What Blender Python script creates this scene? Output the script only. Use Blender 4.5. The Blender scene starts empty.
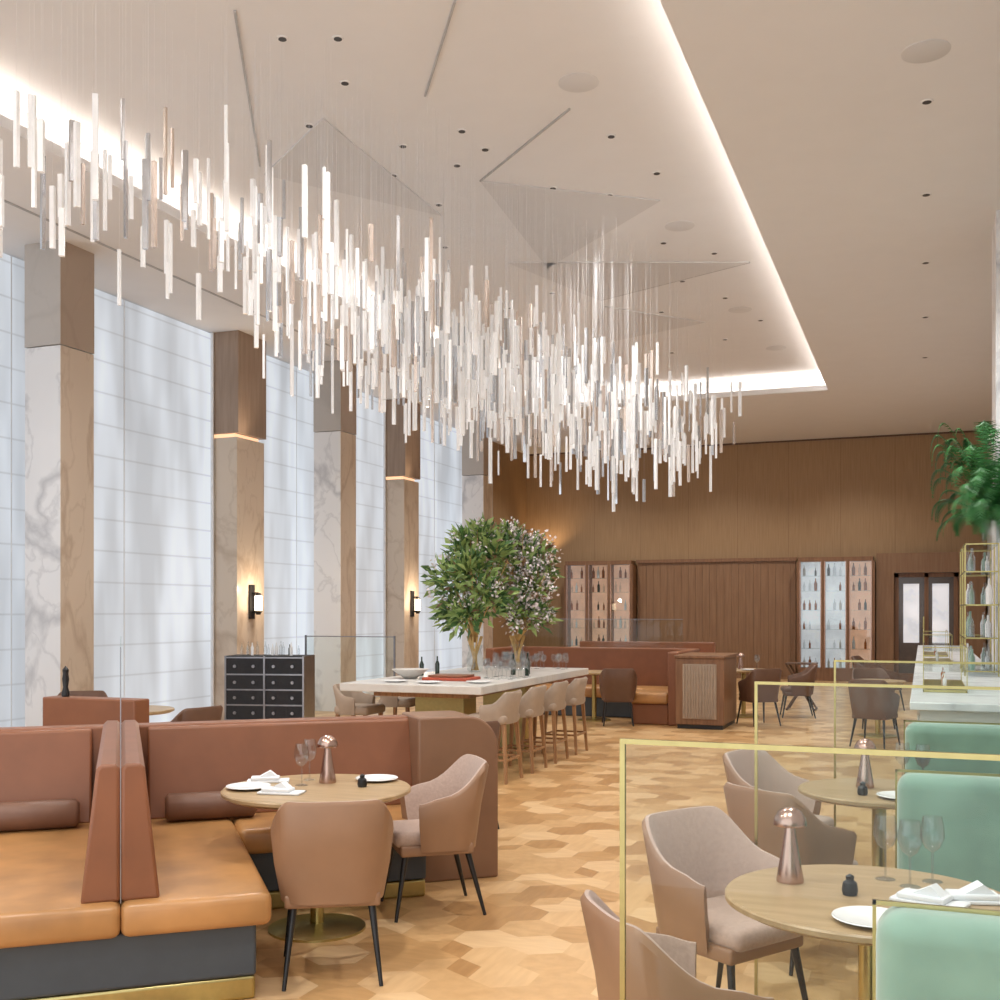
import bpy, bmesh, math, random
from mathutils import Matrix, Vector
random.seed(7)
sc = bpy.context.scene
try:
    sc.view_settings.view_transform = 'Standard'
    sc.view_settings.look = 'None'
except Exception: pass

# ------------------------------------------------------------------ materials
def newmat(name):
    m = bpy.data.materials.new(name); m.use_nodes = True
    nt = m.node_tree
    return m, nt, nt.nodes, nt.links, nt.nodes['Principled BSDF']
def srgb(c):
    return tuple(((x/255)/12.92 if x/255 <= .04045 else ((x/255+.055)/1.055)**2.4) for x in c)+(1,)
def plain(name, col, rough=.5, metal=0, noise=.08, scale=12, bump=0, emis=0, ecol=None, coat=0, sheen=0, stretch=(1,1,1)):
    m, nt, N, L, b = newmat(name)
    c = srgb(col)
    tc = N.new('ShaderNodeTexCoord'); mp = N.new('ShaderNodeMapping'); mp.inputs['Scale'].default_value = stretch
    nz = N.new('ShaderNodeTexNoise'); nz.inputs['Scale'].default_value = scale; nz.inputs['Detail'].default_value = 3
    rp = N.new('ShaderNodeValToRGB')
    rp.color_ramp.elements[0].position = .3; rp.color_ramp.elements[1].position = .7
    rp.color_ramp.elements[0].color = tuple(x*(1-noise) for x in c[:3])+(1,)
    rp.color_ramp.elements[1].color = tuple(min(1, x*(1+noise)) for x in c[:3])+(1,)
    L.new(tc.outputs['Object'], mp.inputs[0]); L.new(mp.outputs[0], nz.inputs['Vector'])
    L.new(nz.outputs['Fac'], rp.inputs[0]); L.new(rp.outputs[0], b.inputs['Base Color'])
    b.inputs['Roughness'].default_value = rough; b.inputs['Metallic'].default_value = metal
    if coat: b.inputs['Coat Weight'].default_value = coat
    if sheen: b.inputs['Sheen Weight'].default_value = sheen
    if bump:
        bp = N.new('ShaderNodeBump'); bp.inputs['Strength'].default_value = bump; bp.inputs['Distance'].default_value = .01
        L.new(nz.outputs['Fac'], bp.inputs['Height']); L.new(bp.outputs[0], b.inputs['Normal'])
    if emis:
        b.inputs['Emission Color'].default_value = srgb(ecol or col); b.inputs['Emission Strength'].default_value = emis
    return m
def marble(name, col, vein, scale=.9, rough=.3, rot=(.5, .6, .3), amt=.75):
    m, nt, N, L, b = newmat(name)
    tc = N.new('ShaderNodeTexCoord'); mp = N.new('ShaderNodeMapping'); mp.inputs['Rotation'].default_value = rot; mp.inputs['Scale'].default_value = (1, 2.2, .8)
    L.new(tc.outputs['Object'], mp.inputs[0]); last = None
    for sc_, wd_, off in ((scale, .035, 0), (scale*2.3, .022, 5)):
        nz = N.new('ShaderNodeTexNoise'); nz.noise_dimensions = '4D'; nz.inputs['W'].default_value = off
        nz.inputs['Scale'].default_value = sc_; nz.inputs['Detail'].default_value = 6; nz.inputs['Distortion'].default_value = .4
        s = N.new('ShaderNodeMath'); s.operation = 'SUBTRACT'; s.inputs[1].default_value = .5
        a = N.new('ShaderNodeMath'); a.operation = 'ABSOLUTE'
        r_ = N.new('ShaderNodeMapRange'); r_.inputs[1].default_value = 0; r_.inputs[2].default_value = wd_; r_.inputs[3].default_value = amt if off == 0 else amt*.5; r_.inputs[4].default_value = 0
        L.new(mp.outputs[0], nz.inputs['Vector']); L.new(nz.outputs['Fac'], s.inputs[0]); L.new(s.outputs[0], a.inputs[0]); L.new(a.outputs[0], r_.inputs[0])
        if last is None: last = r_.outputs[0]
        else:
            mxx = N.new('ShaderNodeMath'); mxx.operation = 'MAXIMUM'; L.new(last, mxx.inputs[0]); L.new(r_.outputs[0], mxx.inputs[1]); last = mxx.outputs[0]
    cl = N.new('ShaderNodeTexNoise'); cl.inputs['Scale'].default_value = 1.1
    cm = N.new('ShaderNodeMixRGB'); cm.inputs[1].default_value = srgb(col); cm.inputs[2].default_value = srgb(tuple(x*.95 for x in col))
    L.new(mp.outputs[0], cl.inputs['Vector']); L.new(cl.outputs['Fac'], cm.inputs[0])
    mx = N.new('ShaderNodeMixRGB'); mx.inputs[2].default_value = srgb(vein)
    L.new(last, mx.inputs[0]); L.new(cm.outputs[0], mx.inputs[1]); L.new(mx.outputs[0], b.inputs['Base Color'])
    b.inputs['Roughness'].default_value = rough
    return m
def wood(name, col, dark, stretch=(14, 14, .5), rough=.4, scale=3):
    m, nt, N, L, b = newmat(name)
    tc = N.new('ShaderNodeTexCoord'); mp = N.new('ShaderNodeMapping'); mp.inputs['Scale'].default_value = stretch
    nz = N.new('ShaderNodeTexNoise'); nz.inputs['Scale'].default_value = scale; nz.inputs['Detail'].default_value = 5
    rp = N.new('ShaderNodeValToRGB'); e = rp.color_ramp.elements
    e[0].position = .35; e[0].color = srgb(dark); e[1].position = .65; e[1].color = srgb(col)
    L.new(tc.outputs['Object'], mp.inputs[0]); L.new(mp.outputs[0], nz.inputs['Vector'])
    L.new(nz.outputs['Fac'], rp.inputs[0]); L.new(rp.outputs[0], b.inputs['Base Color'])
    b.inputs['Roughness'].default_value = rough
    return m
def thin_glass(name, tint=(246, 250, 250), refl=.05, k=.4):
    m, nt, N, L, b = newmat(name)
    N.remove(b); out = N['Material Output']
    t = N.new('ShaderNodeBsdfTransparent'); t.inputs[0].default_value = srgb(tint)
    g = N.new('ShaderNodeBsdfGlossy'); g.inputs['Roughness'].default_value = .02
    lw = N.new('ShaderNodeLayerWeight'); lw.inputs[0].default_value = .2
    ma = N.new('ShaderNodeMath'); ma.operation = 'MULTIPLY_ADD'; ma.inputs[1].default_value = k; ma.inputs[2].default_value = refl
    mx = N.new('ShaderNodeMixShader')
    L.new(lw.outputs['Facing'], ma.inputs[0]); L.new(ma.outputs[0], mx.inputs[0])
    L.new(t.outputs[0], mx.inputs[1]); L.new(g.outputs[0], mx.inputs[2]); L.new(mx.outputs[0], out.inputs[0])
    return m

M = {}
M['ceil'] = plain('ceiling_paint', (228, 228, 229), .8, noise=.01, scale=3)
M['ceil2'] = plain('ceiling_facet_paint', (212, 212, 213), .6, noise=.01, scale=3)
M['slot'] = plain('slot_metal', (175, 175, 176), .5)
M['wallpaint'] = plain('wall_paint', (205, 203, 200), .8, noise=.02)
M['leather'] = plain('cognac_leather', (134, 84, 56), .4, noise=.09, scale=5, bump=.06)
M['leather2'] = plain('taupe_leather', (134, 99, 75), .42, noise=.06, scale=5, bump=.05)
M['tan'] = plain('tan_leather_seat', (178, 130, 80), .33, noise=.2, scale=4, bump=.1)
M['bolster'] = plain('bolster_leather', (114, 80, 62), .5, noise=.08)
M['slate'] = plain('slate_base', (66, 74, 82), .5, noise=.05)
M['brass'] = plain('brushed_brass', (184, 170, 116), .3, 1, noise=.06, scale=30)
M['copper'] = plain('copper_lamp', (186, 156, 142), .26, 1, noise=.04)
M['black'] = plain('black_metal', (28, 28, 30), .4, noise=.1)
M['trunk'] = plain('black_trunk', (38, 40, 46), .7, noise=.15)
M['steel'] = plain('steel_trim', (150, 150, 155), .3, 1)
M['chair_out'] = plain('chair_leather_outer', (150, 115, 88), .42, noise=.06, scale=6, bump=.04)
M['chair_in'] = plain('chair_fabric_inner', (182, 158, 144), .85, noise=.07, scale=60, bump=.15, sheen=.2)
M['chair_dk'] = plain('chair_dark_leather', (104, 74, 56), .45, noise=.08)
M['beige'] = plain('stool_upholstery', (168, 150, 133), .7, noise=.05)
M['green'] = plain('green_velvet', (134, 164, 148), .8, noise=.2, scale=4, bump=.1, sheen=.8)
M['tabletop'] = wood('table_oak_top', (184, 157, 120), (168, 141, 104), (1, 9, 1), .35)
M['stoolwood'] = wood('stool_oak', (168, 126, 86), (144, 104, 68))
M['stone'] = marble('stone_top', (222, 218, 212), (196, 188, 178), 1.2, amt=.4)
M['marbleW'] = marble('white_marble', (242, 243, 245), (168, 170, 176), .7, amt=.6)
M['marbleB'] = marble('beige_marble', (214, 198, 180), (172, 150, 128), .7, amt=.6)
M['bronze'] = marble('grey_stone_cap', (196, 190, 184), (172, 166, 160), .6, .35, amt=.4)
M['bronzeB'] = marble('stone_cap_side_lit', (176, 158, 142), (154, 136, 120), .6, .35, amt=.4)  # browner copy of the grey cap stone, side lighting put into the colour
M['brown'] = wood('brown_cap', (160, 138, 120), (146, 124, 106), (6, 6, .5))
M['white'] = plain('white_porcelain', (240, 240, 240), .25, noise=.01)
M['linen'] = plain('white_linen', (228, 230, 232), .8, noise=.04, bump=.2)
M['glass'] = thin_glass('clear_glass')
M['panelglass'] = thin_glass('panel_glass', (250, 253, 252), .012, .25)
M['wineglass'] = thin_glass('wine_glass', (244, 246, 247), .08, .5)
M['walnut'] = wood('walnut_dark', (104, 76, 56), (80, 56, 40))
M['redwood'] = wood('red_walnut', (140, 102, 72), (120, 84, 58), (8, 8, .6))
M['oakpanel'] = wood('oak_lower_panel', (142, 108, 78), (130, 96, 67), (8, 8, .5))
M['leafD'] = plain('leaf_dark', (84, 120, 68), .5, noise=.3, scale=8)
M['leafL'] = plain('leaf_light', (160, 184, 112), .5, noise=.25, scale=8)
M['leafR'] = plain('leaf_brown', (140, 112, 86), .5, noise=.25, scale=8)
M['blossom'] = plain('blossom', (246, 236, 238), .7, noise=.04)
M['stem'] = plain('amber_stem', (206, 166, 104), .4, noise=.15)
M['fern'] = plain('fern_green', (56, 124, 62), .5, noise=.35, scale=9)
M['red'] = plain('red_book', (176, 76, 50), .5)
M['bottle'] = plain('dark_bottle', (30, 46, 34), .12, noise=.1)
M['amberb'] = plain('amber_bottle', (170, 96, 44), .15, noise=.2)
M['lampglow'] = plain('lamp_glow', (255, 230, 196), .5, emis=5)
M['cabglow'] = plain('cabinet_backlight', (226, 176, 146), .4, emis=.5, noise=.35, scale=2.5)
M['cabglow2'] = plain('pale_glass_glow', (216, 218, 224), .15, emis=.6, noise=.35, scale=2.5)  # glow paints window reflections in the cabinets and light in door glass
M['led'] = plain('led_strip', (255, 244, 234), .5, emis=12)
M['ledw'] = plain('led_strip_warm', (255, 208, 166), .5, emis=1.0)
M['rodW'] = plain('crystal_white', (242, 242, 242), .1, noise=.04, emis=.16, coat=.6)  # slight emission added so the rods look lit
M['rodP'] = plain('crystal_champagne', (226, 212, 202), .2, .5, noise=.05, coat=.5)
M['rodG'] = plain('crystal_silver', (208, 211, 216), .18, .85, noise=.05, coat=.5)
for k in ('rodW', 'cabglow', 'cabglow2'):
    try: M[k].cycles.emission_sampling = 'NONE'
    except Exception: pass
M['wire'] = plain('suspension_wire', (222, 222, 224), .5)
M['doorglass'] = plain('dark_door_glass', (96, 84, 78), .15)

# oak veneer wall
m, nt, N, L, b = newmat('oak_veneer_panelling'); M['wallwood'] = m
tc = N.new('ShaderNodeTexCoord'); mp = N.new('ShaderNodeMapping'); mp.inputs['Scale'].default_value = (9, 9, .3)
nz = N.new('ShaderNodeTexNoise'); nz.inputs['Scale'].default_value = 5; nz.inputs['Detail'].default_value = 6
rp = N.new('ShaderNodeValToRGB'); e = rp.color_ramp.elements
e[0].position = .3; e[0].color = srgb((152, 121, 86)); e[1].position = .7; e[1].color = srgb((168, 137, 100))
sp = N.new('ShaderNodeSeparateXYZ'); ad = N.new('ShaderNodeMath'); ad.operation = 'ADD'
fr = N.new('ShaderNodeMath'); fr.operation = 'PINGPONG'; fr.inputs[1].default_value = .6
lt = N.new('ShaderNodeMath'); lt.operation = 'LESS_THAN'; lt.inputs[1].default_value = .004
mx = N.new('ShaderNodeMixRGB'); mx.blend_type = 'MIX'; mx.inputs[2].default_value = srgb((128, 99, 70))
L.new(tc.outputs['Object'], mp.inputs[0]); L.new(mp.outputs[0], nz.inputs['Vector']); L.new(nz.outputs['Fac'], rp.inputs[0])
L.new(tc.outputs['Object'], sp.inputs[0]); L.new(sp.outputs[0], ad.inputs[0]); L.new(sp.outputs[1], ad.inputs[1])
L.new(ad.outputs[0], fr.inputs[0]); L.new(fr.outputs[0], lt.inputs[0]); L.new(lt.outputs[0], mx.inputs[0])
L.new(rp.outputs[0], mx.inputs[1]); L.new(mx.outputs[0], b.inputs['Base Color']); b.inputs['Roughness'].default_value = .5

# back-lit roman blind fabric; daylight and window-frame shade are painted into its emission
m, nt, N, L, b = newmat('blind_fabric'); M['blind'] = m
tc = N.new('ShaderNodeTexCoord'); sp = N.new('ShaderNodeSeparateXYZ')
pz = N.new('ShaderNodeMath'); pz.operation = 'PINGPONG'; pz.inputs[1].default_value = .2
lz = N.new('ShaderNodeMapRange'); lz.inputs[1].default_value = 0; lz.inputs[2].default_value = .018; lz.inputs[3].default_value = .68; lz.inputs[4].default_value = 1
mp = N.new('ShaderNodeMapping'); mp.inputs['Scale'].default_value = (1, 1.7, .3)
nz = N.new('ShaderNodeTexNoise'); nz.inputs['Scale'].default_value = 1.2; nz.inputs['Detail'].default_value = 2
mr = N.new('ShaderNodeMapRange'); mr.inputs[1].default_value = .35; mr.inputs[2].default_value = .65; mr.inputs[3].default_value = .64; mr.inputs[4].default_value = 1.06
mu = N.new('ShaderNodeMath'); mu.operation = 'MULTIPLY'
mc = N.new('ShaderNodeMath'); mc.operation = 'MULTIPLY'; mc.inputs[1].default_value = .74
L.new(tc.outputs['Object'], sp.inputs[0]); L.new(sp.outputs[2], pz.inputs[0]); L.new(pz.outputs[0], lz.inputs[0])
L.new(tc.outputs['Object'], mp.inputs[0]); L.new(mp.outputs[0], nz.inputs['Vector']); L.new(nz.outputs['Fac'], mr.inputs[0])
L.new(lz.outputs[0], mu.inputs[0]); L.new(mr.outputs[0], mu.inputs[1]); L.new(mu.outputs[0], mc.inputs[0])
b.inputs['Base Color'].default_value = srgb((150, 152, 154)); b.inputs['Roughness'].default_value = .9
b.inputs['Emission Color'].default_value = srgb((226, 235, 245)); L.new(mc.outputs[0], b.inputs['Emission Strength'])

# ------------------------------------------------------------------ builder
class MB:
    def __init__(s): s.v = []; s.f = []; s.mi = []; s.mats = []
    def mid(s, k):
        if k not in s.mats: s.mats.append(k)
        return s.mats.index(k)
    def add(s, vs, fs, k, T=None):
        o = len(s.v); i = s.mid(k)
        for p in vs:
            p = Vector(p)
            if T is not None: p = T @ p
            s.v.append(tuple(p))
        for f in fs: s.f.append(tuple(o+q for q in f)); s.mi.append(i)
    def box(s, x0, x1, y0, y1, z0, z1, k, T=None):
        vs = [(x0,y0,z0),(x1,y0,z0),(x1,y1,z0),(x0,y1,z0),(x0,y0,z1),(x1,y0,z1),(x1,y1,z1),(x0,y1,z1)]
        s.add(vs, [(0,3,2,1),(4,5,6,7),(0,1,5,4),(1,2,6,5),(2,3,7,6),(3,0,4,7)], k, T)
    def rbox(s, x0, x1, y0, y1, z0, z1, r, k, T=None, seg=3):
        bm = bmesh.new(); bmesh.ops.create_cube(bm, size=1)
        for v in bm.verts: v.co = Vector(((x0+x1)/2+v.co.x*(x1-x0), (y0+y1)/2+v.co.y*(y1-y0), (z0+z1)/2+v.co.z*(z1-z0)))
        bmesh.ops.bevel(bm, geom=bm.edges[:], offset=r, segments=seg, profile=.5, affect='EDGES')
        bm.verts.index_update()
        s.add([v.co.copy() for v in bm.verts], [tuple(v.index for v in f.verts) for f in bm.faces], k, T); bm.free()
    def prism(s, poly, y0, y1, k, T=None):
        n = len(poly)
        vs = [(x, y0, z) for x, z in poly]+[(x, y1, z) for x, z in poly]
        fs = [tuple(range(n)), tuple(range(2*n-1, n-1, -1))]+[(i, (i+1) % n+0, (i+1) % n+n, i+n)[::-1] for i in range(n)]
        s.add(vs, fs, k, T)
    def cyl(s, p0, p1, r0, r1, k, seg=12, T=None, cap=True):
        p0 = Vector(p0); p1 = Vector(p1); d = (p1-p0).normalized()
        a = d.orthogonal().normalized(); c = d.cross(a)
        vs = []
        for p, r in ((p0, r0), (p1, r1)):
            for i in range(seg):
                t = 2*math.pi*i/seg; vs.append(p+a*math.cos(t)*r+c*math.sin(t)*r)
        fs = [(i, (i+1) % seg, (i+1) % seg+seg, i+seg) for i in range(seg)]
        if cap: fs += [tuple(range(seg-1, -1, -1)), tuple(range(seg, 2*seg))]
        s.add(vs, fs, k, T)
    def lathe(s, prof, c, k, seg=24, T=None, cap=True):
        vs = []; fs = []; n = len(prof)
        for r, z in prof:
            for i in range(seg):
                t = 2*math.pi*i/seg; vs.append((c[0]+r*math.cos(t), c[1]+r*math.sin(t), c[2]+z))
        for j in range(n-1):
            for i in range(seg):
                fs.append((j*seg+i, j*seg+(i+1) % seg, (j+1)*seg+(i+1) % seg, (j+1)*seg+i))
        if prof[0][0] > 1e-4: fs.append(tuple(range(seg-1, -1, -1)))
        if cap and prof[-1][0] > 1e-4: fs.append(tuple(range((n-1)*seg, n*seg)))
        s.add(vs, fs, k, T)
    def mesh(s, name, sharp=35):
        me = bpy.data.meshes.new(name); me.from_pydata(s.v, [], s.f)
        for k in s.mats: me.materials.append(M[k])
        me.polygons.foreach_set('material_index', s.mi)
        me.polygons.foreach_set('use_smooth', [True]*len(me.polygons))
        me.update()
        try: me.set_sharp_from_angle(angle=math.radians(sharp))
        except Exception: pass
        return me
    def obj(s, name, loc=(0, 0, 0), rz=0, bevel=0, sharp=35):
        return place(name, s.mesh(name, sharp), loc, rz, bevel)
def place(name, me, loc=(0, 0, 0), rz=0, bevel=0):
    o = bpy.data.objects.new(name, me); sc.collection.objects.link(o)
    o.location = loc; o.rotation_euler = (0, 0, math.radians(rz))
    if bevel:
        b = o.modifiers.new('bevel', 'BEVEL'); b.width = bevel; b.segments = 3; b.limit_method = 'ANGLE'; b.angle_limit = math.radians(50)
    return o
def R(rz, loc): return Matrix.Translation(loc) @ Matrix.Rotation(math.radians(rz), 4, 'Z')
def facing(dx, dy): return math.degrees(math.atan2(-dx, dy))

XL, XR, YB, ZC, ZU = -9.65, 1.35, 27.0, 5.7, 6.05
YF = -1.5
# ------------------------------------------------------------------ floor: hexagonal parquet
tones = [((190,146,96),(178,134,86)), ((202,159,108),(190,147,97)), ((213,172,121),(203,161,111)), ((223,184,134),(213,173,124)), ((231,195,147),(222,184,137))]
dirs = [(12, 2, 1), (2, 12, 1), (7, 7, 1)]
for i, (c, d) in enumerate(tones): M['fl%d' % i] = wood('parquet_oak_%d' % i, c, d, dirs[i % 3], .28, 2)
mb = MB(); r = .165
w = math.sqrt(3)*r
row = 0; y = YF-.3
rr_ = random.Random(3)
while y < YB+.3:
    x = XL-.4+(w/2 if row % 2 else 0)
    while x < XR+.3:
        P = [(x+r*math.cos(math.radians(90+60*k)), y+r*math.sin(math.radians(90+60*k)), 0) for k in range(6)]
        base = rr_.choices([0, 1, 2, 3, 4], [.16, .2, .24, .24, .16])[0]
        split = rr_.random() < .35; dk = rr_.choice([0, 1, 2])
        for k in range(3):
            c0 = (x, y, 0); q = [c0, P[2*k], P[(2*k+1) % 6], P[(2*k+2) % 6]]
            mb.add(q, [(0, 1, 2, 3)], 'fl%d' % max(0, min(4, base-(2 if (split and k == dk) else 0))))
        x += w
    y += 1.5*r; row += 1
fl = mb.obj('floor')
bm = bmesh.new(); bm.from_mesh(fl.data)
for co, no in (((XL-.05,0,0),(-1,0,0)), ((XR+.05,0,0),(1,0,0)), ((0,YF,0),(0,-1,0)), ((0,YB+.05,0),(0,1,0))):
    bmesh.ops.bisect_plane(bm, geom=bm.verts[:]+bm.edges[:]+bm.faces[:], plane_co=co, plane_no=no, clear_outer=True)
for f in bm.faces:
    if f.normal.z < 0: f.normal_flip()
bm.to_mesh(fl.data); bm.free()

# ------------------------------------------------------------------ walls
mb = MB(); mb.box(XL-.15, XR+.1, YB, YB+.15, 0, ZU, 'wallwood'); mb.obj('wall_back')
mb = MB(); mb.box(XR, XR+.12, YF, YB, 0, ZU, 'wallpaint'); mb.obj('wall_right')
mb = MB()
mb.box(XL-.2, XL-.08, YF, 24.6, 0, ZU, 'wallpaint')
mb.box(XL-.2, XL, 24.6, YB, 0, ZU, 'wallwood')
mb.obj('wall_left')
def window(i, y0, y1):
    mb = MB()
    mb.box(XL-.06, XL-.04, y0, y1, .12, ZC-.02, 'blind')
    mb.box(XL-.08, XL, y0, y1, 0, .12, 'linen')
    mb.box(XL-.08, XL, y0, y0+.03, .12, ZC-.005, 'linen'); mb.box(XL-.08, XL, y1-.03, y1, .12, ZC-.005, 'linen')
    n = max(1, round((y1-y0)/1.7))
    for k in range(1, n):
        yy = y0+(y1-y0)*k/n
        mb.box(XL-.041, XL-.034, yy-.006, yy+.006, .12, ZC-.02, 'linen')
    mb.obj('window_%d' % i)
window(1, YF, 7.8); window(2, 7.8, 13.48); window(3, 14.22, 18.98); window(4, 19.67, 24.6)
for Y in (3.3, 9.5, 15.7, 21.9):
    mb = MB()
    x0, x1 = -9.3, -8.8
    mb.box(x0, x1, Y, Y+.52, 0, 4.55, 'marbleW'); mb.mi[-3] = mb.mid('marbleB')  # beige on the +X face paints in the brownish light on that side
    mb.box(x0-.004, x1+.004, Y-.004, Y+.524, 4.56, ZC, 'bronze'); mb.mi[-3] = mb.mid('bronzeB')  # cap's +X face browner too, same side light painted in
    mb.obj('marble_column', bevel=.004)
for i, (y0, y1) in enumerate(((13.5, 14.2), (19.0, 19.65))):
    mb = MB()
    mb.box(XL-.07, -9.27, y0, y1, 0, 4.16, 'marbleB')
    mb.box(XL-.07, -9.24, y0-.012, y1+.012, 4.22, ZC-.002, 'brown')
    mb.box(XL-.07, -9.34, y0+.05, y1-.05, 4.16, 4.22, 'ledw')
    mb.obj('marble_pilaster')
    mb = MB(); yc = (y0+y1)/2; x = -9.268
    mb.box(x, x+.03, yc-.06, yc+.06, 1.52, 2.02, 'black')
    mb.cyl((x+.03, yc, 1.62), (x+.13, yc, 1.62), .015, .015, 'black')
    mb.cyl((x+.13, yc, 1.58), (x+.13, yc, 1.64), .03, .06, 'black', 16)
    mb.cyl((x+.13, yc, 1.64), (x+.13, yc, 1.86), .055, .055, 'lampglow', 16)
    mb.cyl((x+.13, yc, 1.86), (x+.13, yc, 1.9), .062, .03, 'black', 16)
    mb.cyl((x+.03, yc, 1.9), (x+.13, yc, 1.9), .012, .012, 'black')
    mb.obj('wall_sconce')
    l = bpy.data.lights.new('sconce_light', 'POINT'); l.energy = 14; l.color = (1, .78, .55); l.shadow_soft_size = .06
    lo = bpy.data.objects.new('sconce_light', l); sc.collection.objects.link(lo); lo.location = (x+.32, yc, 1.95)
    l = bpy.data.lights.new('uplight', 'SPOT'); l.energy = 16; l.color = (1, .8, .6); l.spot_size = math.radians(100); l.spot_blend = 1; l.shadow_soft_size = .1
    lo = bpy.data.objects.new('uplight', l); sc.collection.objects.link(lo); lo.location = (-9.0, yc-.3, 4.0); lo.rotation_euler = (math.radians(180), math.radians(-12), 0)

# ------------------------------------------------------------------ ceiling with cove
tx0, tx1, ty0, ty1 = -7.2, -1.63, .5, 21.07
mb = MB()
mb.box(XL-.2, tx0, YF, YB, ZC, ZC+.05, 'ceil'); mb.box(tx1, XR+.1, YF, YB, ZC, ZC+.05, 'ceil')
mb.box(tx0, tx1, YF, ty0, ZC, ZC+.05, 'ceil'); mb.box(tx0, tx1, ty1, YB, ZC, ZC+.05, 'ceil')
g = .2
mb.box(tx0-.02, tx0, ty0, ty1, ZC+.05, ZC+.1, 'ceil'); mb.box(tx1, tx1+.02, ty0, ty1, ZC+.05, ZC+.1, 'ceil')
mb.box(tx0, tx1, ty1, ty1+.02, ZC+.05, ZC+.1, 'ceil'); mb.box(tx0, tx1, ty0-.02, ty0, ZC+.05, ZC+.1, 'ceil')
mb.box(tx0-g-.05, tx0-g, ty0-g, ty1+g, ZC+.05, ZU, 'ceil'); mb.box(tx1+g, tx1+g+.05, ty0-g, ty1+g, ZC+.05, ZU, 'ceil')
mb.box(tx0-g, tx1+g, ty1+g, ty1+g+.05, ZC+.05, ZU, 'ceil'); mb.box(tx0-g, tx1+g, ty0-g-.05, ty0-g, ZC+.05, ZU, 'ceil')
mb.box(XL-.2, XR+.1, YF, YB+.1, ZU, ZU+.1, 'ceil')
mb.obj('ceiling')
mb = MB()
for a in ((tx0-.13, tx0-.07, ty0, ty1), (tx1+.07, tx1+.13, ty0, ty1), (tx0, tx1, ty1+.07, ty1+.13), (tx0, tx1, ty0-.13, ty0-.07)):
    mb.box(*a, ZC+.052, ZC+.07, 'led')
mb.obj('cove_led_strip')
mb = MB()
for (a, b2) in (((-4.71, 6.83), (-6.12, 9.3)), ((-3.15, 7.29), (-3.97, 8.54)), ((-2.89, 9.22), (-4.23, 10.44)), ((-2.04, 14.1), (-4.27, 15.07))):
    mb.cyl((a[0], a[1], ZU-.008), (b2[0], b2[1], ZU-.008), .012, .012, 'slot', 4)
mb.obj('ceiling_slot_diffusers')
mb = MB()
for t in (((-4.23, 10.44), (-2.63, 11.63), (-4.5, 13.4)), ((-2.04, 14.1), (-4.27, 15.07), (-4.9, 13.0)), ((-4.3, 15.4), (-3.1, 16.8), (-5.2, 17.6)), ((-6.2,9.5),(-5.0,8.6),(-5.0,11.2))):
    mb.add([(x, y, ZU-.015) for x, y in t]+[(x, y, ZU) for x, y in t], [(0, 1, 2), (0, 1, 4, 3), (1, 2, 5, 4), (2, 0, 3, 5)], 'ceil2')
mb.obj('ceiling_facet_panels')
mb = MB()
for Y in (9.4, 11.5, 13.75, 16.3, 18.9): mb.lathe([(.05, -.006), (.05, 0)], (.03, Y, ZC), 'white', 16); mb.lathe([(.035, -.008), (.035, 0)], (.03, Y, ZC), 'black', 16)
dl = [(-4.6,7.3),(-4.2,7.45),(-4.5,8.1),(-5.2,8.7),(-3.95,9.3),(-2.7,9.9),(-3.9,9.75),(-4.3,10.0),(-4.6,9.4),(-5.0,10.0),(-4.9,10.9),(-3.6,10.9),(-3.1,11.3),(-4.2,11.6),(-2.5,10.9),(-5.4,12.2),(-3.5,12.4),(-2.9,13.0),(-4.4,12.9),(-3.9,13.8),(-3.0,14.6),(-2.4,13.6),(-4.8,14.5),(-2.6,15.6),(-3.6,16.0),(-4.4,16.9),(-2.3,17.0),(-3.0,18.0),(-4.0,18.6),(-5.6,15.0)]
for x, y in dl:
    mb.lathe([(.045, -.008), (.045, 0)], (x, y, ZU), 'white', 12); mb.lathe([(.032, -.012), (.032, 0)], (x, y, ZU), 'black', 12)
mb.obj('recessed_downlights')
mb = MB()
for x, y, z in ((-2.68, 8.8, ZU), (.02, 8.55, ZC), (-2.6, 12.5, ZU), (-2.5, 16.3, ZU), (-2.3, 18.9, ZU)):
    mb.lathe([(.16, -.008), (.17, -.004), (.17, 0)], (x, y, z), 'ceil2', 32)
mb.obj('ceiling_speakers')
mb = MB(); mb.box(-8.5, -8.46, 2, 26, ZC-.006, ZC, 'slot'); mb.obj('trim_1')

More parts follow.
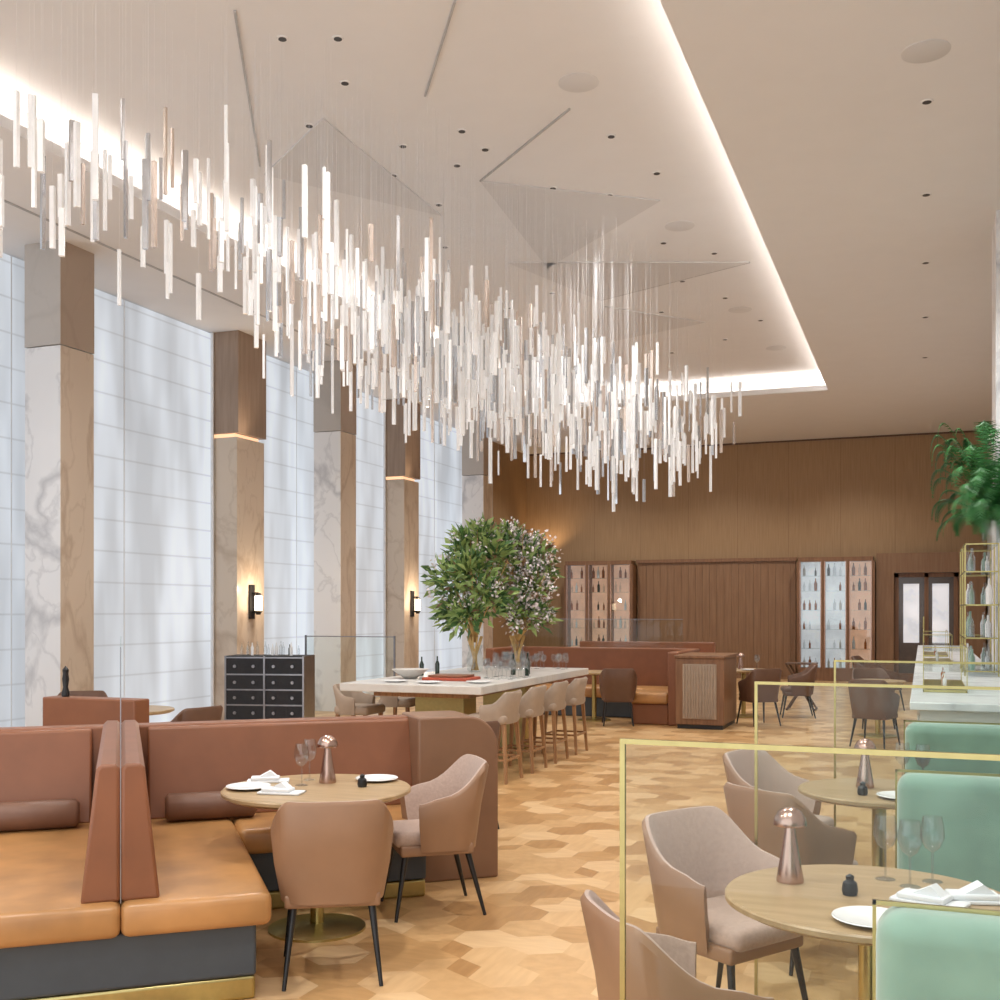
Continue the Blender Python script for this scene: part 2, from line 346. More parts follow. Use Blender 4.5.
# ------------------------------------------------------------------ chandelier
keys = [(-5.1, 4.1, 4.0), (-5.09, 5.0, 4.28), (-5.1, 5.86, 4.62), (-5.09, 6.93, 4.82), (-4.93, 8.4, 4.25), (-4.53, 10.36, 4.2), (-4.0, 12.4, 4.1), (-3.31, 14.05, 3.94), (-2.75, 15.2, 4.1)]
zs = [.12, .15, .16, .24, .36, .42, .48, .5, .3]; dens = [.7, .85, .85, .6, 3.4, 4.8, 4.8, 3.6, .5]
mb = MB()
cum = []; tot = 0
for i in range(len(keys)-1): tot += (dens[i]+dens[i+1])/2*math.dist(keys[i][:2], keys[i+1][:2]); cum.append(tot)
for n in range(980):
    q = random.random()*tot; i = 0
    while cum[i] < q: i += 1
    d0, d1 = dens[i], dens[i+1]
    while True:
        t = random.random()
        if random.random()*max(d0, d1) < d0+(d1-d0)*t: break
    A = keys[i]; B = keys[i+1]
    x, y, z = [A[k]*(1-t)+B[k]*t for k in range(3)]; s = zs[i]*(1-t)+zs[i+1]*t
    off = random.gauss(0, .42); x += max(-.9, min(.9, off)); y += random.gauss(0, .2); z += max(-1.5, min(1.5, random.gauss(0, .75)))*s
    if y < 8 and random.random() < .08: z -= random.uniform(.2, .6)
    ln = random.choice([.3, .4, .45, .55, .62]); hw = random.choice([.010, .013, .016])
    z1 = min(z+ln/2, 5.6); k = random.choices(['rodW', 'rodP', 'rodG'], [.66, .14, .2])[0]
    T = R(random.uniform(0, 90), (x, y, 0))
    mb.box(-hw, hw, -hw, hw, z1-ln, z1, k, T)
    mb.box(-.0005, .0005, -.0005, .0005, z1, ZU-.02, 'wire', T)
mb.obj('crystal_rod_chandelier')

# ------------------------------------------------------------------ back wall joinery
def bottle(mb, x, y, z, k, s=1):
    mb.lathe([(.036*s, 0), (.038*s, .18*s), (.013*s, .235*s), (.013*s, .3*s)], (x, y, z), k, 8)
YW = YB-.005
def cabinet(name, x0, x1, n, backs):
    mb = MB(); y0, y1 = YW-.42, YW; zt = 2.88
    mb.box(x0, x1, y1-.03, y1, 0, zt, 'redwood'); mb.box(x0, x1, y0, y1, 0, .3, 'redwood'); mb.box(x0, x1, y0, y1, zt-.1, zt, 'redwood')
    wb = (x1-x0)/n
    for i in range(n+1):
        xx = x0+wb*i; mb.box(xx-.035, xx+.035, y0, y1, .3, zt-.1, 'redwood')
    for i in range(n):
        a = x0+wb*i+.035; c = x0+wb*(i+1)-.035
        mb.box(a, c, y1-.05, y1-.03, .3, zt-.1, backs[i])
        for z in (.3, .75, 1.2, 1.65, 2.1, 2.45):
            if z > .3: mb.box(a, c, y0+.06, y1-.05, z-.01, z, 'glass')
            k = a+.08
            while k < c-.05:
                if random.random() < .75: bottle(mb, k, y0+.2+random.uniform(-.03, .05), z, random.choice(['bottle', 'amberb', 'white', 'wineglass', 'wineglass', 'amberb']), random.uniform(.6, 1.0))
                k += .13
        mb.box(a, c, y0+.01, y0+.016, .3, zt-.1, 'glass')
        mb.box(a, a+.02, y0-.005, y0+.03, .3, zt-.1, 'copper'); mb.box(c-.02, c, y0-.005, y0+.03, .3, zt-.1, 'copper')
    mb.obj(name)
cabinet('wine_display_cabinet', -8.45, -6.74, 3, ['cabglow', 'cabglow', 'cabglow'])
cabinet('wine_display_cabinet', -2.73, -1.06, 3, ['cabglow2', 'cabglow2', 'cabglow'])
mb = MB(); mb.box(-6.65, -2.82, YW-.1, YW, 0, 2.86, 'oakpanel')
x = -6.6
while x < -2.95: mb.box(x, x+.165, YW-.11, YW-.1, .1, 2.8, 'oakpanel'); x += .175
mb.box(-6.68, -2.79, YW-.16, YW, 2.82, 2.9, 'redwood'); mb.obj('trim_4')
mb = MB()
mb.box(-1.0, -.62, YW-.3, YW, 0, 2.95, 'oakpanel'); mb.box(-.62, .75, YW-.3, YW, 2.5, 2.95, 'oakpanel'); mb.box(.75, 1.3, YW-.3, YW, 0, 2.95, 'oakpanel')
mb.obj('trim_2')
mb = MB(); mb.box(-.61, .74, YB-.1, YB-.04, 0, 2.5, 'doorglass')
for x in (-.61, .03, .65): mb.box(x, x+.09, YB-.14, YB-.04, 0, 2.49, 'redwood')
mb.box(-.61, .74, YB-.14, YB-.04, 2.4, 2.49, 'redwood'); mb.box(-.61, .74, YB-.14, YB-.04, 0, .2, 'redwood')
mb.box(-.42, -.08, YB-.115, YB-.1, .9, 2.25, 'cabglow2'); mb.box(.2, .55, YB-.115, YB-.1, .9, 2.25, 'cabglow2'); mb.box(.0, .03, YB-.2, YB-.17, .9, 1.5, 'brass')
mb.obj('door_1')
mb = MB(); mb.box(XL+.01, XR-.01, YB-.03, YW, ZC-.04, ZC-.001, 'walnut'); mb.obj('trim_3')

# ------------------------------------------------------------------ chairs
def shell(mb, W, D, zb, ztb, zta, ang, ko, ki, th=.045, sc_b=.78, seatz=.45, e=.62, t0=.28, t1=.9):
    n = 40; rings = []
    for i in range(n+1):
        s = -1+2*i/n; th_ = math.radians(ang*s)
        sx = math.copysign(abs(math.sin(th_))**e, math.sin(th_)); cx = math.copysign(abs(math.cos(th_))**e, math.cos(th_))
        t = max(0, min(1, (abs(s)-t0)/(t1-t0))); t = t*t*(3-2*t); zt = ztb+(zta-ztb)*t
        def pt(f, z, ins):
            return Vector(((W-ins)*sx*f, -(D-ins)*cx*f-(.03*(1-t) if f == 1 else 0), z))
        zm = (zb+zt)/2
        mid = (1+sc_b)/2+.03
        rings.append([pt(sc_b, zb, 0), pt(mid, zm, 0), pt(1, zt-.02, 0), pt(1, zt, .012), pt(1, zt, th-.012), pt(1, zt-.02, th), pt(mid, zm, th+.01), pt(sc_b, min(seatz, zb+.08), th)])
    m_ = len(rings[0]); vs = [p for r_ in rings for p in r_]; fo = []; fi = []
    for i in range(n):
        for j in range(m_-1):
            q = (i*m_+j, i*m_+j+1, (i+1)*m_+j+1, (i+1)*m_+j)
            (fo if j < 3 else fi).append(q)
    mb.add(vs, fo, ko); o = len(mb.v)-len(vs)
    i_ = mb.mid(ki)
    for q in fi: mb.f.append(tuple(o+k for k in q)); mb.mi.append(i_)
    for e_ in (0, n):
        mb.f.append(tuple(o+e_*m_+j for j in range(m_))); mb.mi.append(mb.mid(ko))
def chair_mesh(name, ko, ki):
    mb = MB()
    shell(mb, .275, .26, .36, .82, .62, 110, ko, ki, .035, .84, e=.6, t0=.32, t1=1.0)
    mb.rbox(-.2, .2, -.19, .25, .38, .465, .035, ki)
    mb.rbox(-.21, .21, -.18, .22, .335, .395, .012, ko)
    for sx in (-1, 1):
        mb.cyl((sx*.18, .19, .35), (sx*.22, .25, 0), .017, .009, 'black', 10)
        mb.cyl((sx*.17, -.15, .35), (sx*.21, -.24, 0), .017, .009, 'black', 10)
    return mb.mesh(name, 50)
chA = chair_mesh('dining_chair', 'chair_out', 'chair_in')
chD = chair_mesh('dining_chair_dark', 'chair_dk', 'chair_dk')
def chair(x, y, dx, dy, me=chA): return place('dining_chair', me, (x, y, 0), facing(dx, dy))
chair(-2.52, 4.42, -.5, .86)
chair(-2.53, 5.55, -.9, -.68)
chair(-.73, 4.38, .85, -.55)
chair(-.62, 3.12, .8, .55)
chair(-.77, 6.5, .93, -.36)
chair(-.58, 5.42, .6, .8)
for x, y, dx, dy in ((-4.1, 15.4, -.3, 1), (-2.2, 16.1, -.6, .8), (-1.8, 17.5, -1, -.2), (-.55, 14.1, .3, .9), (-.65, 16.3, .3, -.9), (-.6, 19.3, .9, .4), (-.9, 20.8, .9, -.2), (-6.0, 7.95, -1, .2), (-7.9, 8.8, .6, -.8), (-8.2,6.6,.7,.7), (-3.3, 7.7, -.8, .6)):
    chair(x, y, dx, dy, chD)

# counter stools
mb = MB()
shell(mb, .235, .21, .56, .87, .74, 96, 'beige', 'beige', .035, .92, .6, e=.5, t0=.5, t1=1)
mb.rbox(-.215, .215, -.19, .21, .56, .65, .03, 'beige')
for sx in (-1, 1):
    for sy in (-1, 1): mb.cyl((sx*.17, sy*.16, .57), (sx*.215, sy*.2, 0), .026, .019, 'stoolwood', 4)
for a, b2 in (((-.2, .19), (.2, .19)), ((-.2, -.19), (.2, -.19)), ((-.2, -.19), (-.2, .19)), ((.2, -.19), (.2, .19))):
    mb.cyl((*a, .22), (*b2, .22), .014, .014, 'stoolwood', 4)
st = mb.mesh('counter_stool', 50)
for y in (9.95, 10.7, 11.45, 12.2): place('counter_stool', st, (-3.88, y, 0), 90)
for y in (10.3, 11.3, 12.3): place('counter_stool', st, (-5.55, y, 0), -90)

mb = MB(); mb.box(-5.45, -3.92, 9.7, 13.3, .84, .92, 'stone')
mb.box(-5.2, -4.15, 9.95, 13.0, .78, .84, 'stoolwood')
for y in (10.4, 12.3): mb.box(-4.95, -4.4, y, y+.35, 0, .78, 'brass')
mb.obj('communal_table', bevel=.008)

# ------------------------------------------------------------------ round tables
def rtable(x, y, r, z=.73):
    mb = MB()
    mb.lathe([(r-.03, z-.035), (r, z-.02), (r, z-.006), (r-.006, z)], (0, 0, 0), 'tabletop', 64)
    mb.lathe([(.035, .03), (.035, z-.06), (.12, z-.035)], (0, 0, 0), 'brass', 24)
    mb.lathe([(.25, 0), (.25, .012), (.2, .022), (.035, .035)], (0, 0, 0), 'brass', 48)
    return mb.obj('round_dining_table', (x, y, 0))
rtable(-2.93, 4.98, .485); rtable(-.16, 3.72, .455); rtable(-.21, 5.95, .40); rtable(-2.6, 17.3, .42)
rtable(-4.6, 15.9, .4); rtable(-.55, 15.2, .35); rtable(-6.9, 8.3, .42)
mb = MB()
mb.lathe([(.045, 0), (.046, .006), (.035, .07), (.02, .16), (.016, .19)], (0, 0, 0), 'copper', 28)
mb.lathe([(.054, .19), (.056, .195), (.052, .215), (.038, .238), (.018, .25), (.002, .253)], (0, 0, 0), 'copper', 28)
lm = mb.mesh('table_lamp', 40)
for x, y in ((-2.96, 5.14), (-.42, 3.83), (-.28, 6.0), (-2.65, 17.35)): place('table_lamp', lm, (x, y, .731))
def wglass(mb, x, y, z, s=1):
    mb.lathe([(.034*s, 0), (.03*s, .003*s), (.004*s, .008*s), (.004*s, .1*s), (.025*s, .115*s), (.04*s, .15*s), (.038*s, .18*s), (.031*s, .22*s)], (x, y, z), 'wineglass', 16, cap=False)
def setting(pts_g, plates, naps, shaker, z=.731):
    for x, y in pts_g: mb = MB(); wglass(mb, x, y, z); mb.obj('wine_glass')
    for x, y in plates:
        mb = MB(); mb.lathe([(.05, 0), (.08, .004), (.115, .014), (.113, .017), (.07, .008), (.001, .006)], (x, y, z), 'white', 32)
        mb.obj('dinner_plate')
    for x, y, a in naps:
        mb = MB(); T = R(a, (x, y, z))
        mb.rbox(-.11, .11, -.05, .05, 0, .012, .004, 'linen', T); mb.rbox(-.09, .06, -.045, .035, .011, .03, .006, 'linen', T)
        mb.prism([(-.05, .028), (.05, .028), (.01, .06)], -.03, .03, 'linen', T)
        mb.box(-.1, .1, .062, .072, 0, .003, 'steel', T); mb.box(-.1, .1, .08, .09, 0, .003, 'steel', T)
        mb.obj('folded_napkin')
    for x, y in shaker:
        mb = MB(); mb.lathe([(.022, 0), (.026, .015), (.022, .04), (.012, .048), (.014, .06), (.001, .068)], (x, y, z), 'black', 16); mb.obj('salt_cellar')
setting([(-3.1, 5.19), (-3.04, 5.01)], [(-3.24, 4.82), (-2.75, 5.3)], [(-3.27, 5.05, 30), (-3.0, 4.75, 10)], [(-2.72, 5.08)])
setting([(-.04, 3.9), (-.12, 3.98), (.03, 4.0)], [(-.14, 3.42), (.12, 3.5)], [(.02, 3.7, -20), (.16, 3.78, 15)], [(-.22, 3.72)])
setting([(-.1, 6.17), (-.0, 6.12)], [(-.1, 5.72)], [(-.02, 5.95, 0)], [(-.28, 5.75)])
setting([(-2.4, 17.3), (-2.42, 17.5)], [(-2.5, 17.05)], [], [])
mb = MB()
for _ in range(30): wglass(mb, random.uniform(-5.1, -4.05), random.uniform(12.85, 13.2), .921, random.uniform(.7, 1.0))
for _ in range(22): wglass(mb, random.uniform(-4.5, -4.0), random.uniform(10.8, 11.35), .921, random.uniform(.7, 1.0))
mb.obj('glassware_collection')
mb = MB()
for x, y, s in ((-4.3, 11.6, .8), (-4.2, 11.8, .8), (-4.1, 11.5, .7), (-5.2, 11.1, .7), (-5.1, 11.3, .7)): bottle(mb, x, y, .921, 'bottle', s)
mb.obj('wine_bottles')
mb = MB(); mb.rbox(-4.85, -4.35, 10.35, 10.75, .921, .95, .006, 'red'); mb.rbox(-4.8, -4.4, 10.4, 10.7, .95, .975, .005, 'leather'); mb.obj('stacked_menus')
mb = MB(); mb.lathe([(.06, 0), (.12, .04), (.2, .1), (.19, .1), (.11, .05), (.001, .02)], (-5.1, 10.6, .921), 'stone', 32); mb.obj('serving_bowl')
for x, y in ((-5.0, 10.05), (-4.6, 10.0), (-4.15, 10.2)):
    mb = MB(); mb.lathe([(.05, 0), (.08, .004), (.13, .014), (.128, .017), (.07, .008), (.001, .006)], (x, y, .921), 'white', 32); mb.obj('dinner_plate')

# ------------------------------------------------------------------ floral arrangement
def leaf(mb, p, d, L, W, k):
    d = d.normalized(); s = d.cross(Vector((random.uniform(-1, 1), random.uniform(-1, 1), random.uniform(.2, 1)))).normalized(); up = s.cross(d)
    mb.add([p, p+d*L*.45+s*W+up*L*.06, p+d*L-up*L*.12, p+d*L*.45-s*W+up*L*.06], [(0, 1, 2), (0, 2, 3)], k)
def bouquet(mb, x, y, blobs, kinds, wts, fw, dn):
    z0 = .921
    mb.lathe([(.06, 0), (.09, .02), (.1, .16), (.07, .26), (.09, .32)], (x, y, z0), 'glass', 20, cap=False)
    for i in range(18):
        a = random.uniform(0, 6.28); mb.cyl((x+.04*math.cos(a), y+.04*math.sin(a), z0+.02), (x+.09*math.cos(a+2.5), y+.09*math.sin(a+2.5), z0+.42), .011, .011, 'stem', 6)
    for bx, by, bz, br in blobs:
        base = Vector((x, y, z0+.35)); c = Vector((x+bx, y+by, bz))
        for _ in range(5):
            tip = c+Vector((random.gauss(0, br*.6), random.gauss(0, br*.6), random.uniform(-.1, br*1.2))); mid = base.lerp(tip, .45)+Vector((0, 0, .08))
            mb.cyl(base, mid, .011, .008, 'stem', 6); mb.cyl(mid, tip, .008, .003, 'stem', 5)
        for _ in range(int(dn*br)):
            v = Vector((random.gauss(0, 1), random.gauss(0, 1), random.gauss(0, 1))).normalized(); q = random.random()**.6*random.uniform(.8, 1.4)
            p = c+v*q*br
            out = (p-base).normalized()
            leaf(mb, p, v*.6+out*.8+Vector((random.uniform(-.6, .6), random.uniform(-.6, .6), random.uniform(-1.0, .4))), random.uniform(.09, .2), random.uniform(.018, .038), random.choices(kinds, wts)[0])
        for _ in range(int(fw*br*100)):
            v = Vector((random.gauss(0, 1), random.gauss(0, 1), random.gauss(.4, 1))).normalized(); c2 = c+v*random.uniform(.9, 1.35)*br
            for _ in range(14):
                p = c2+Vector((random.gauss(0, .045), random.gauss(0, .045), random.gauss(0, .045)))
                leaf(mb, p, Vector((random.uniform(-1, 1), random.uniform(-1, 1), random.uniform(-.3, 1))), .042, .02, 'blossom')
mb = MB()
bouquet(mb, -4.93, 12.0, [(-.28, -.05, 2.0, .23), (0, -.1, 2.1, .22), (-.14, .1, 2.4, .18), (.2, 0, 1.78, .19), (-.3, .1, 1.62, .18), (.2, .1, 2.32, .2), (-.02, -.2, 1.6, .16), (.06, .05, 2.55, .11)], ['leafD', 'leafL', 'leafR'], [.42, .54, .04], .35, 980)
bouquet(mb, -4.58, 12.5, [(-.04, 0, 2.15, .22), (.2, -.05, 1.92, .2), (.2, .1, 2.3, .18), (-.08, 0, 2.48, .15), (.08, -.1, 1.62, .18), (.28, 0, 1.58, .12), (.34, 0, 2.1, .1)], ['leafD', 'leafL', 'leafR'], [.3, .55, .15], 2.2, 850)
mb.obj('flower_arrangement', sharp=180)

# ------------------------------------------------------------------ foreground banquette (rotated 40 deg)
mb = MB()
def seatblock(x0, x1, y0, y1): mb.rbox(x0, x1, y0, y1, .32, .46, .035, 'tan')
def basebox(x0, x1, y0, y1):
    mb.box(x0, x1, y0, y1, .1, .33, 'slate'); mb.box(x0+.004, x1-.004, y0+.004, y1-.004, 0, .1, 'brass')
seatblock(-.605, 0, -2.0, -.03); seatblock(0.0, 1.1, -.62, -.03); seatblock(-1.25, -.605, -2.0, -.03); seatblock(-2.5, -1.25, -.62, -.03)
basebox(-1.2, -.06, -1.94, -.56); basebox(-2.45, 1.06, -.56, -.02)
mb.prism([(-.76, .455), (-.607, .455), (-.607, 1.0), (-.625, 1.02), (-.68, 1.02), (-.70, 1.0)], -1.93, -.02, 'leather')
mb.prism([(-.603, .455), (-.45, .455), (-.51, 1.0), (-.53, 1.02), (-.585, 1.02), (-.603, 1.0)], -1.93, -.02, 'leather')
mb.box(-2.55, 1.12, 0, .14, 0, .985, 'leather')
for a, c in ((-2.5, -.76), (-.46, 1.1)):
    mb.add([(a, -.13, .455), (c, -.13, .455), (c, -.02, .97), (a, -.02, .97), (a, 0.01, .455), (c, 0.01, .455), (c, 0.01, .975), (a, 0.01, .975)],
           [(0, 1, 2, 3), (3, 2, 6, 7), (0, 3, 7, 4), (1, 5, 6, 2), (0, 4, 5, 1)], 'leather')
poly = [(1.09, 0), (1.6, 0)]
for i in range(11):
    t = math.radians(9*i); poly.append((1.6-.2+.2*math.cos(t), 1.0-.2+.2*math.sin(t)))
poly.append((1.09, 1.0))
mb.prism(poly, -.26, .16, 'leather2')
O = (-3.84, 5.51, 0)
mb.obj('corner_banquette', O, 40, bevel=.014)
F = R(40, O)
def bolster(c, L, rz):
    mb = MB(); r = .078
    mb.lathe([(.001, -L/2), (r*.7, -L/2), (r, -L/2+.02), (r, L/2-.02), (r*.7, L/2), (.001, L/2)], (0, 0, 0), 'bolster', 28)
    me = mb.mesh('bolster_cushion', 50); o = place('bolster_cushion', me); o.location = c; o.rotation_euler = (0, math.pi/2, math.radians(rz)); return o
p = F @ Vector((-.12, -.24, .54)); bolster(p, .5, 40)
p = F @ Vector((-1.13, -.24, .54)); bolster(p, .62, 40)
mb = MB(); mb.box(-.608, -.602, -1.97, -.02, 1.02, 1.5, 'panelglass'); mb.box(-.607, -.603, -1.975, -1.97, .46, 1.5, 'steel'); mb.obj('glass_screen', O, 40)

mb = MB(); mb.box(-6.15, -5.3, 6.45, 6.62, 0, 1.0, 'leather'); mb.rbox(-6.1, -5.3, 6.62, 7.2, .3, .46, .03, 'tan'); mb.box(-6.08, -5.35, 6.64, 7.15, 0, .3, 'slate')
mb.obj('banquette_bench', (0, 0, 0), 0, bevel=.012)
mb = MB(); mb.lathe([(.028, 0), (.03, .02), (.018, .07), (.026, .13), (.02, .17), (.024, .2), (.001, .23)], (-6.0, 6.53, 1.002), 'black', 16); mb.obj('pepper_mill')

# mid-room booth
mb = MB()
mb.box(-6.3, -3.35, 17.0, 17.15, 0, 1.05, 'leather'); mb.rbox(-6.3, -3.4, 16.35, 17.0, .3, .46, .04, 'tan'); mb.box(-6.25, -3.5, 16.4, 17.0, 0, .3, 'slate')
mb.box(-3.4, -3.25, 15.5, 17.15, 0, 1.05, 'leather'); mb.rbox(-3.98, -3.4, 15.5, 16.4, .3, .46, .04, 'tan'); mb.box(-3.93, -3.4, 15.55, 16.4, 0, .3, 'leather')
mb.box(-6.4, -6.25, 16.0, 17.15, 0, 1.05, 'leather')
mb.obj('corner_banquette', bevel=.02)
mb = MB()
mb.box(-3.22, -2.55, 15.2, 16.3, .06, .98, 'redwood'); mb.box(-3.24, -2.53, 15.18, 16.32, .98, 1.02, 'redwood'); mb.box(-3.2, -2.57, 15.22, 16.28, 0, .06, 'black')
mb.box(-3.12, -2.65, 15.185, 15.2, .14, .9, 'beige')
for k in range(12): mb.cyl((-3.1+k*.039, 15.183, .15), (-3.1+k*.039, 15.183, .89), .015, .015, 'beige', 6)
mb.obj('service_station', bevel=.006)
mb = MB(); mb.box(-6.2,-3.5, 17.06, 17.072, 1.05, 1.5, 'panelglass'); mb.box(-6.2,-3.5,17.06,17.072,1.5,1.508,'steel'); mb.obj('glass_screen')
mb = MB(); mb.box(-6.2, -3.6, 20.4, 20.55, 0, 1.05, 'leather'); mb.rbox(-6.2, -3.6, 19.8, 20.4, .3, .46, .04, 'tan'); mb.box(-6.1, -3.7, 19.85, 20.4, 0, .3, 'slate'); mb.obj('banquette_bench', bevel=.02)
mb = MB()
for y in (18.6, 19.0):
    mb.cyl((-2.1, y, 0), (-1.65, y, .75), .018, .018, 'walnut', 6); mb.cyl((-1.65, y, 0), (-2.1, y, .75), .018, .018, 'walnut', 6)
for x in (-2.1, -1.65):
    for z in (0.02, .75): mb.cyl((x, 18.6, z), (x, 19.0, z), .015, .015, 'walnut', 6)
mb.box(-2.12, -1.63, 18.58, 19.02, .755, .775, 'walnut'); mb.obj('folding_tray_stand')
mb = MB(); T = R(14, (-7.68, 11.9, 0))
mb.box(-.50, .50, -.22, .22, .08, 1.08, 'trunk', T)
for z in (.08, .27, .46, .65, .84, 1.05): mb.box(-.51, .51, -.228, .228, z, z+.018, 'steel', T)
for x in (-.51, -.01, .49): mb.box(x, x+.022, -.231, .231, .08, 1.08, 'steel', T)
for x in (-.38, -.14, .12, .36):
    for z in (.18, .37, .56, .75, .95):
        mb.lathe([(.02, 0), (.02, .015)], (0, 0, 0), 'steel', 10, T @ Matrix.Translation((x, -.22, z)) @ Matrix.Rotation(math.pi/2, 4, 'X'))
for x in (-.43, .43):
    for y in (-.17, .17): mb.cyl((x, y, 0), (x, y, .08), .02, .03, 'black', 8, T)
mb.obj('trunk_bar_cabinet')
mb = MB()
for k in range(14): bottle(mb, -8.05+.055*k, 11.82+.013*k+random.uniform(-.06, .06), 1.08, random.choice(['bottle', 'wineglass', 'wineglass', 'white']), random.uniform(.4, .6))
mb.obj('spirit_bottles')
mb = MB()
for x, y in ((-7.6, 12.6), (-6.3, 12.6)): mb.box(x, x+.02, y, y+.02, 0, 1.32, 'steel')
mb.box(-7.58, -6.3, 12.61, 12.615, .1, 1.3, 'panelglass'); mb.box(-7.6, -6.28, 12.6, 12.62, 1.3, 1.312, 'steel'); mb.obj('glass_screen')

# ------------------------------------------------------------------ right side: screens, green booths, bar
def screen(y, xa, xb, zt=1.35):
    mb = MB(); h = .006; w_ = .012
    mb.box(xa, xa+w_, y-h, y+h, 0, zt, 'brass'); mb.box(xa+w_, xb, y-h, y+h, zt-w_, zt, 'brass')
    mb.box(xa+w_, xb, y-h, y+h, 0, .02, 'brass'); mb.box(xb-w_, xb, y-h, y+h, .02, zt-w_, 'brass')
    mb.box(xa+w_, xb-w_, y-.002, y+.002, .02, zt-w_, 'panelglass'); mb.obj('brass_framed_glass_screen')
screen(2.5, -.66, 1.3); screen(4.7, -.66, 1.3); screen(6.9, -.5, 1.3)
for y in (2.58, 4.8, 7.0):
    mb = MB()
    mb.rbox(-.1, 1.2, y, y+.17, .05, .975, .065, 'green', seg=8); mb.box(-.04, 1.14, y+.04, y+.13, 0, .06, 'brass')
    mb.box(-.108, -.1, y+.08, y+.09, .05, .985, 'brass'); mb.box(-.108, 1.2, y+.08, y+.09, .975, .985, 'brass')
    if y < 6.5: mb.rbox(-.06, 1.2, y+.17, y+.5, .3, .46, .05, 'green', seg=5); mb.box(-.03, 1.2, y+.17, y+.46, 0, .3, 'slate')
    mb.obj('green_banquette')
mb = MB()
mb.box(-.02, .62, 7.7, 20, .08, 1.0, 'stone'); mb.box(-.08, .66, 7.64, 20.05, 1.0, 1.05, 'marbleW'); mb.box(0, .6, 7.75, 19.9, 0, .08, 'brass')
for k in range(24): mb.box(-.035, -.02, 7.8+k*.5, 8.2+k*.5, .15, .95, 'stone')
mb.obj('bar_counter', bevel=.005)
for y in (8.6, 13.0, 15.2):
    mb = MB(); a, c = .0, .3
    mb.box(a, c, y, y+1.3, 1.052, 1.07, 'brass')
    for z in (1.2, 1.35): mb.box(a, c, y, y+1.3, z, z+.006, 'panelglass')
    for x in (a, c-.006):
        for yy in (y, y+1.294): mb.box(x, x+.006, yy, yy+.006, 1.05, 1.38, 'brass')
    mb.box(a, a+.006, y, y+1.3, 1.374, 1.38, 'brass'); mb.box(c-.006, c, y, y+1.3, 1.374, 1.38, 'brass'); mb.box(a, c, y, y+.006, 1.374, 1.38, 'brass')
    mb.box(a+.002, a+.005, y, y+1.3, 1.07, 1.37, 'panelglass')
    for k in range(5): bottle(mb, a+.15, y+.15+k*.22, 1.07, random.choice(['white', 'amberb', 'wineglass']), .38)
    mb.obj('glass_display_case')
mb = MB(); a, c, y0, y1 = .35, .64, 10.8, 12.1
for x in (a, c-.012):
    for yy in (y0, (y0+y1)/2, y1-.012): mb.box(x, x+.012, yy, yy+.012, 1.052, 2.25, 'brass')
for z in (1.1, 1.4, 1.7, 2.0, 2.25):
    mb.box(a, c, y0, y1, z-.008, z, 'glass')
    for yy in (y0, y1-.008): mb.box(a, c, yy, yy+.008, z-.01, z+.002, 'brass')
    mb.box(a, a+.008, y0, y1, z-.01, z+.002, 'brass')
    if z < 2.2:
        for k in range(8):
            for j in range(2): bottle(mb, a+.07+j*.14, y0+.1+k*.155, z, random.choice(['wineglass', 'wineglass', 'glass', 'wineglass', 'white', 'green']), random.uniform(.5, .8))
mb.obj('back_bar_shelf')
mb = MB(); mb.box(.69, 1.3, 12.2, 12.9, 0, ZC-.002, 'marbleW'); mb.obj('marble_column')
mb = MB(); cx, cy, cz = .6, 11.3, 2.256
mb.lathe([(.06, 0), (.08, .04), (.085, .2), (.065, .26), (.07, .28)], (cx, cy, cz), 'glass', 24)
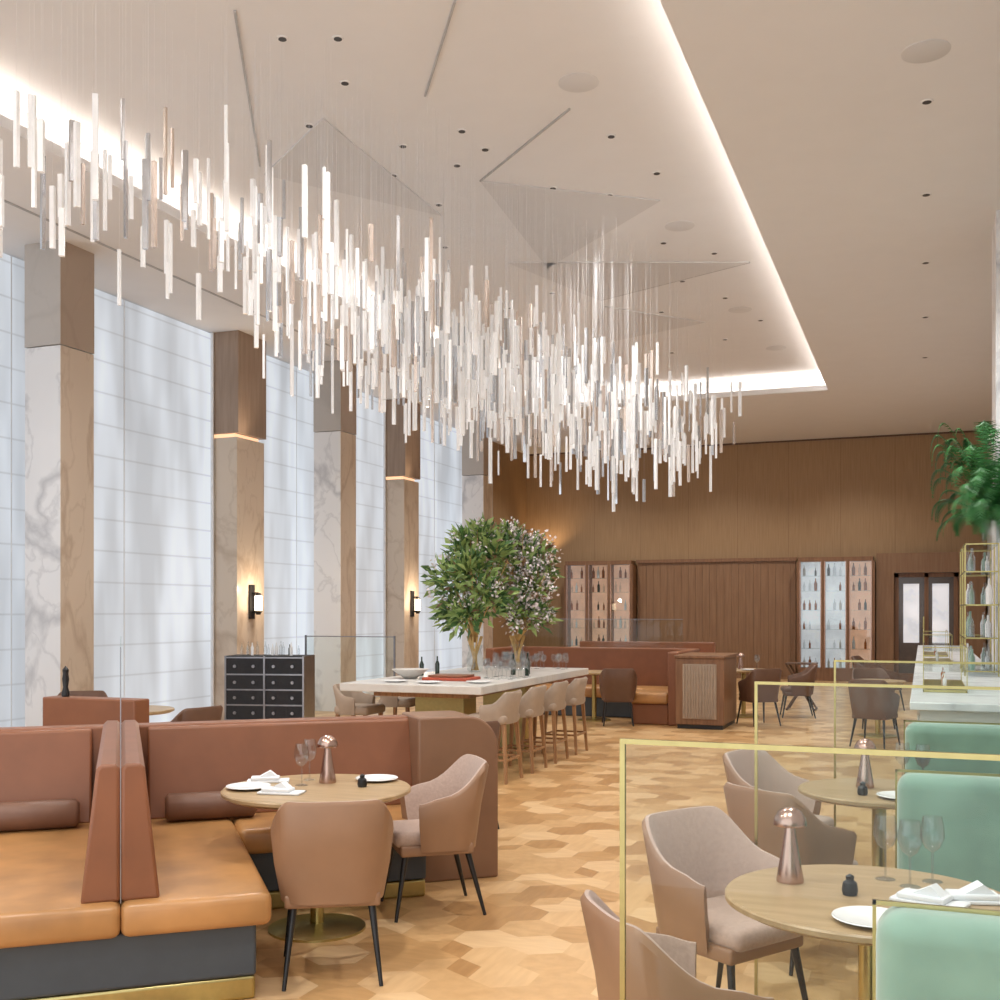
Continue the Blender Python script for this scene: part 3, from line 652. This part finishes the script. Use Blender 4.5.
for i in range(120):
    az = random.uniform(0, 6.28); reach = random.uniform(.22, .56); h = random.uniform(.12, 1.1); pts = []
    for k in range(15):
        t = k/14; rr = reach*math.sin(t*1.6); zz = cz+.24+h*math.sin(t*2.0)-.3*t*t
        pts.append(Vector((cx+rr*math.cos(az), cy+rr*math.sin(az), zz)))
    for k in range(14):
        d = (pts[k+1]-pts[k]).normalized(); s = d.cross(Vector((0, 0, 1)))
        if s.length < .01: continue
        s.normalize(); Lf = .09*math.sin(math.pi*(k+1.5)/16)+.012
        mb.cyl(pts[k], pts[k+1], .003, .002, 'fern', 4, cap=False)
        for sg in (-1, 1):
            for q in (0, .5):
                p = pts[k].lerp(pts[k+1], q); tip = p+s*sg*Lf+d*Lf*.5-Vector((0, 0, Lf*.25))
                mb.add([p-d*.008, p+d*.01, tip], [(0, 1, 2)], 'fern')
mb.obj('potted_fern', sharp=180)

# ------------------------------------------------------------------ lights
def spot(x, y, z, e, size=130, col=(1, .985, .965), soft=.12, rot=(0, 0, 0)):
    l = bpy.data.lights.new('downlight', 'SPOT'); l.energy = e; l.spot_size = math.radians(size); l.spot_blend = .8; l.color = col; l.shadow_soft_size = soft
    o = bpy.data.objects.new('downlight', l); sc.collection.objects.link(o); o.location = (x, y, z); o.rotation_euler = rot
for y in (2, 6.5, 11, 15.5, 20.5): spot(-.3, y, ZC-.05, 300)
for y in (2, 7, 12, 17): spot(-3.2, y, ZU-.06, 350); spot(-6.2, y+1, ZU-.06, 290)
for x in (-7.5, -4.5, -1.5): spot(x, 24.8, ZC-.05, 260)
spot(-9.0, 26.4, 3.0, 45, 100, (1, .72, .45), .05, (math.pi*.85, 0, 0))
wd = bpy.data.worlds.new('world'); sc.world = wd; wd.use_nodes = True
bg = wd.node_tree.nodes['Background']; bg.inputs[0].default_value = (.94, .97, 1, 1); bg.inputs[1].default_value = 1.9

# ------------------------------------------------------------------ camera
cam = bpy.data.cameras.new('camera'); co = bpy.data.objects.new('camera', cam); sc.collection.objects.link(co)
cam.sensor_width = 36; cam.lens = 39.6; cam.shift_y = .11; cam.clip_end = 200
co.location = (0, 0, 1.65); co.rotation_euler = (math.radians(90), 0, math.radians(21.03))
sc.camera = co
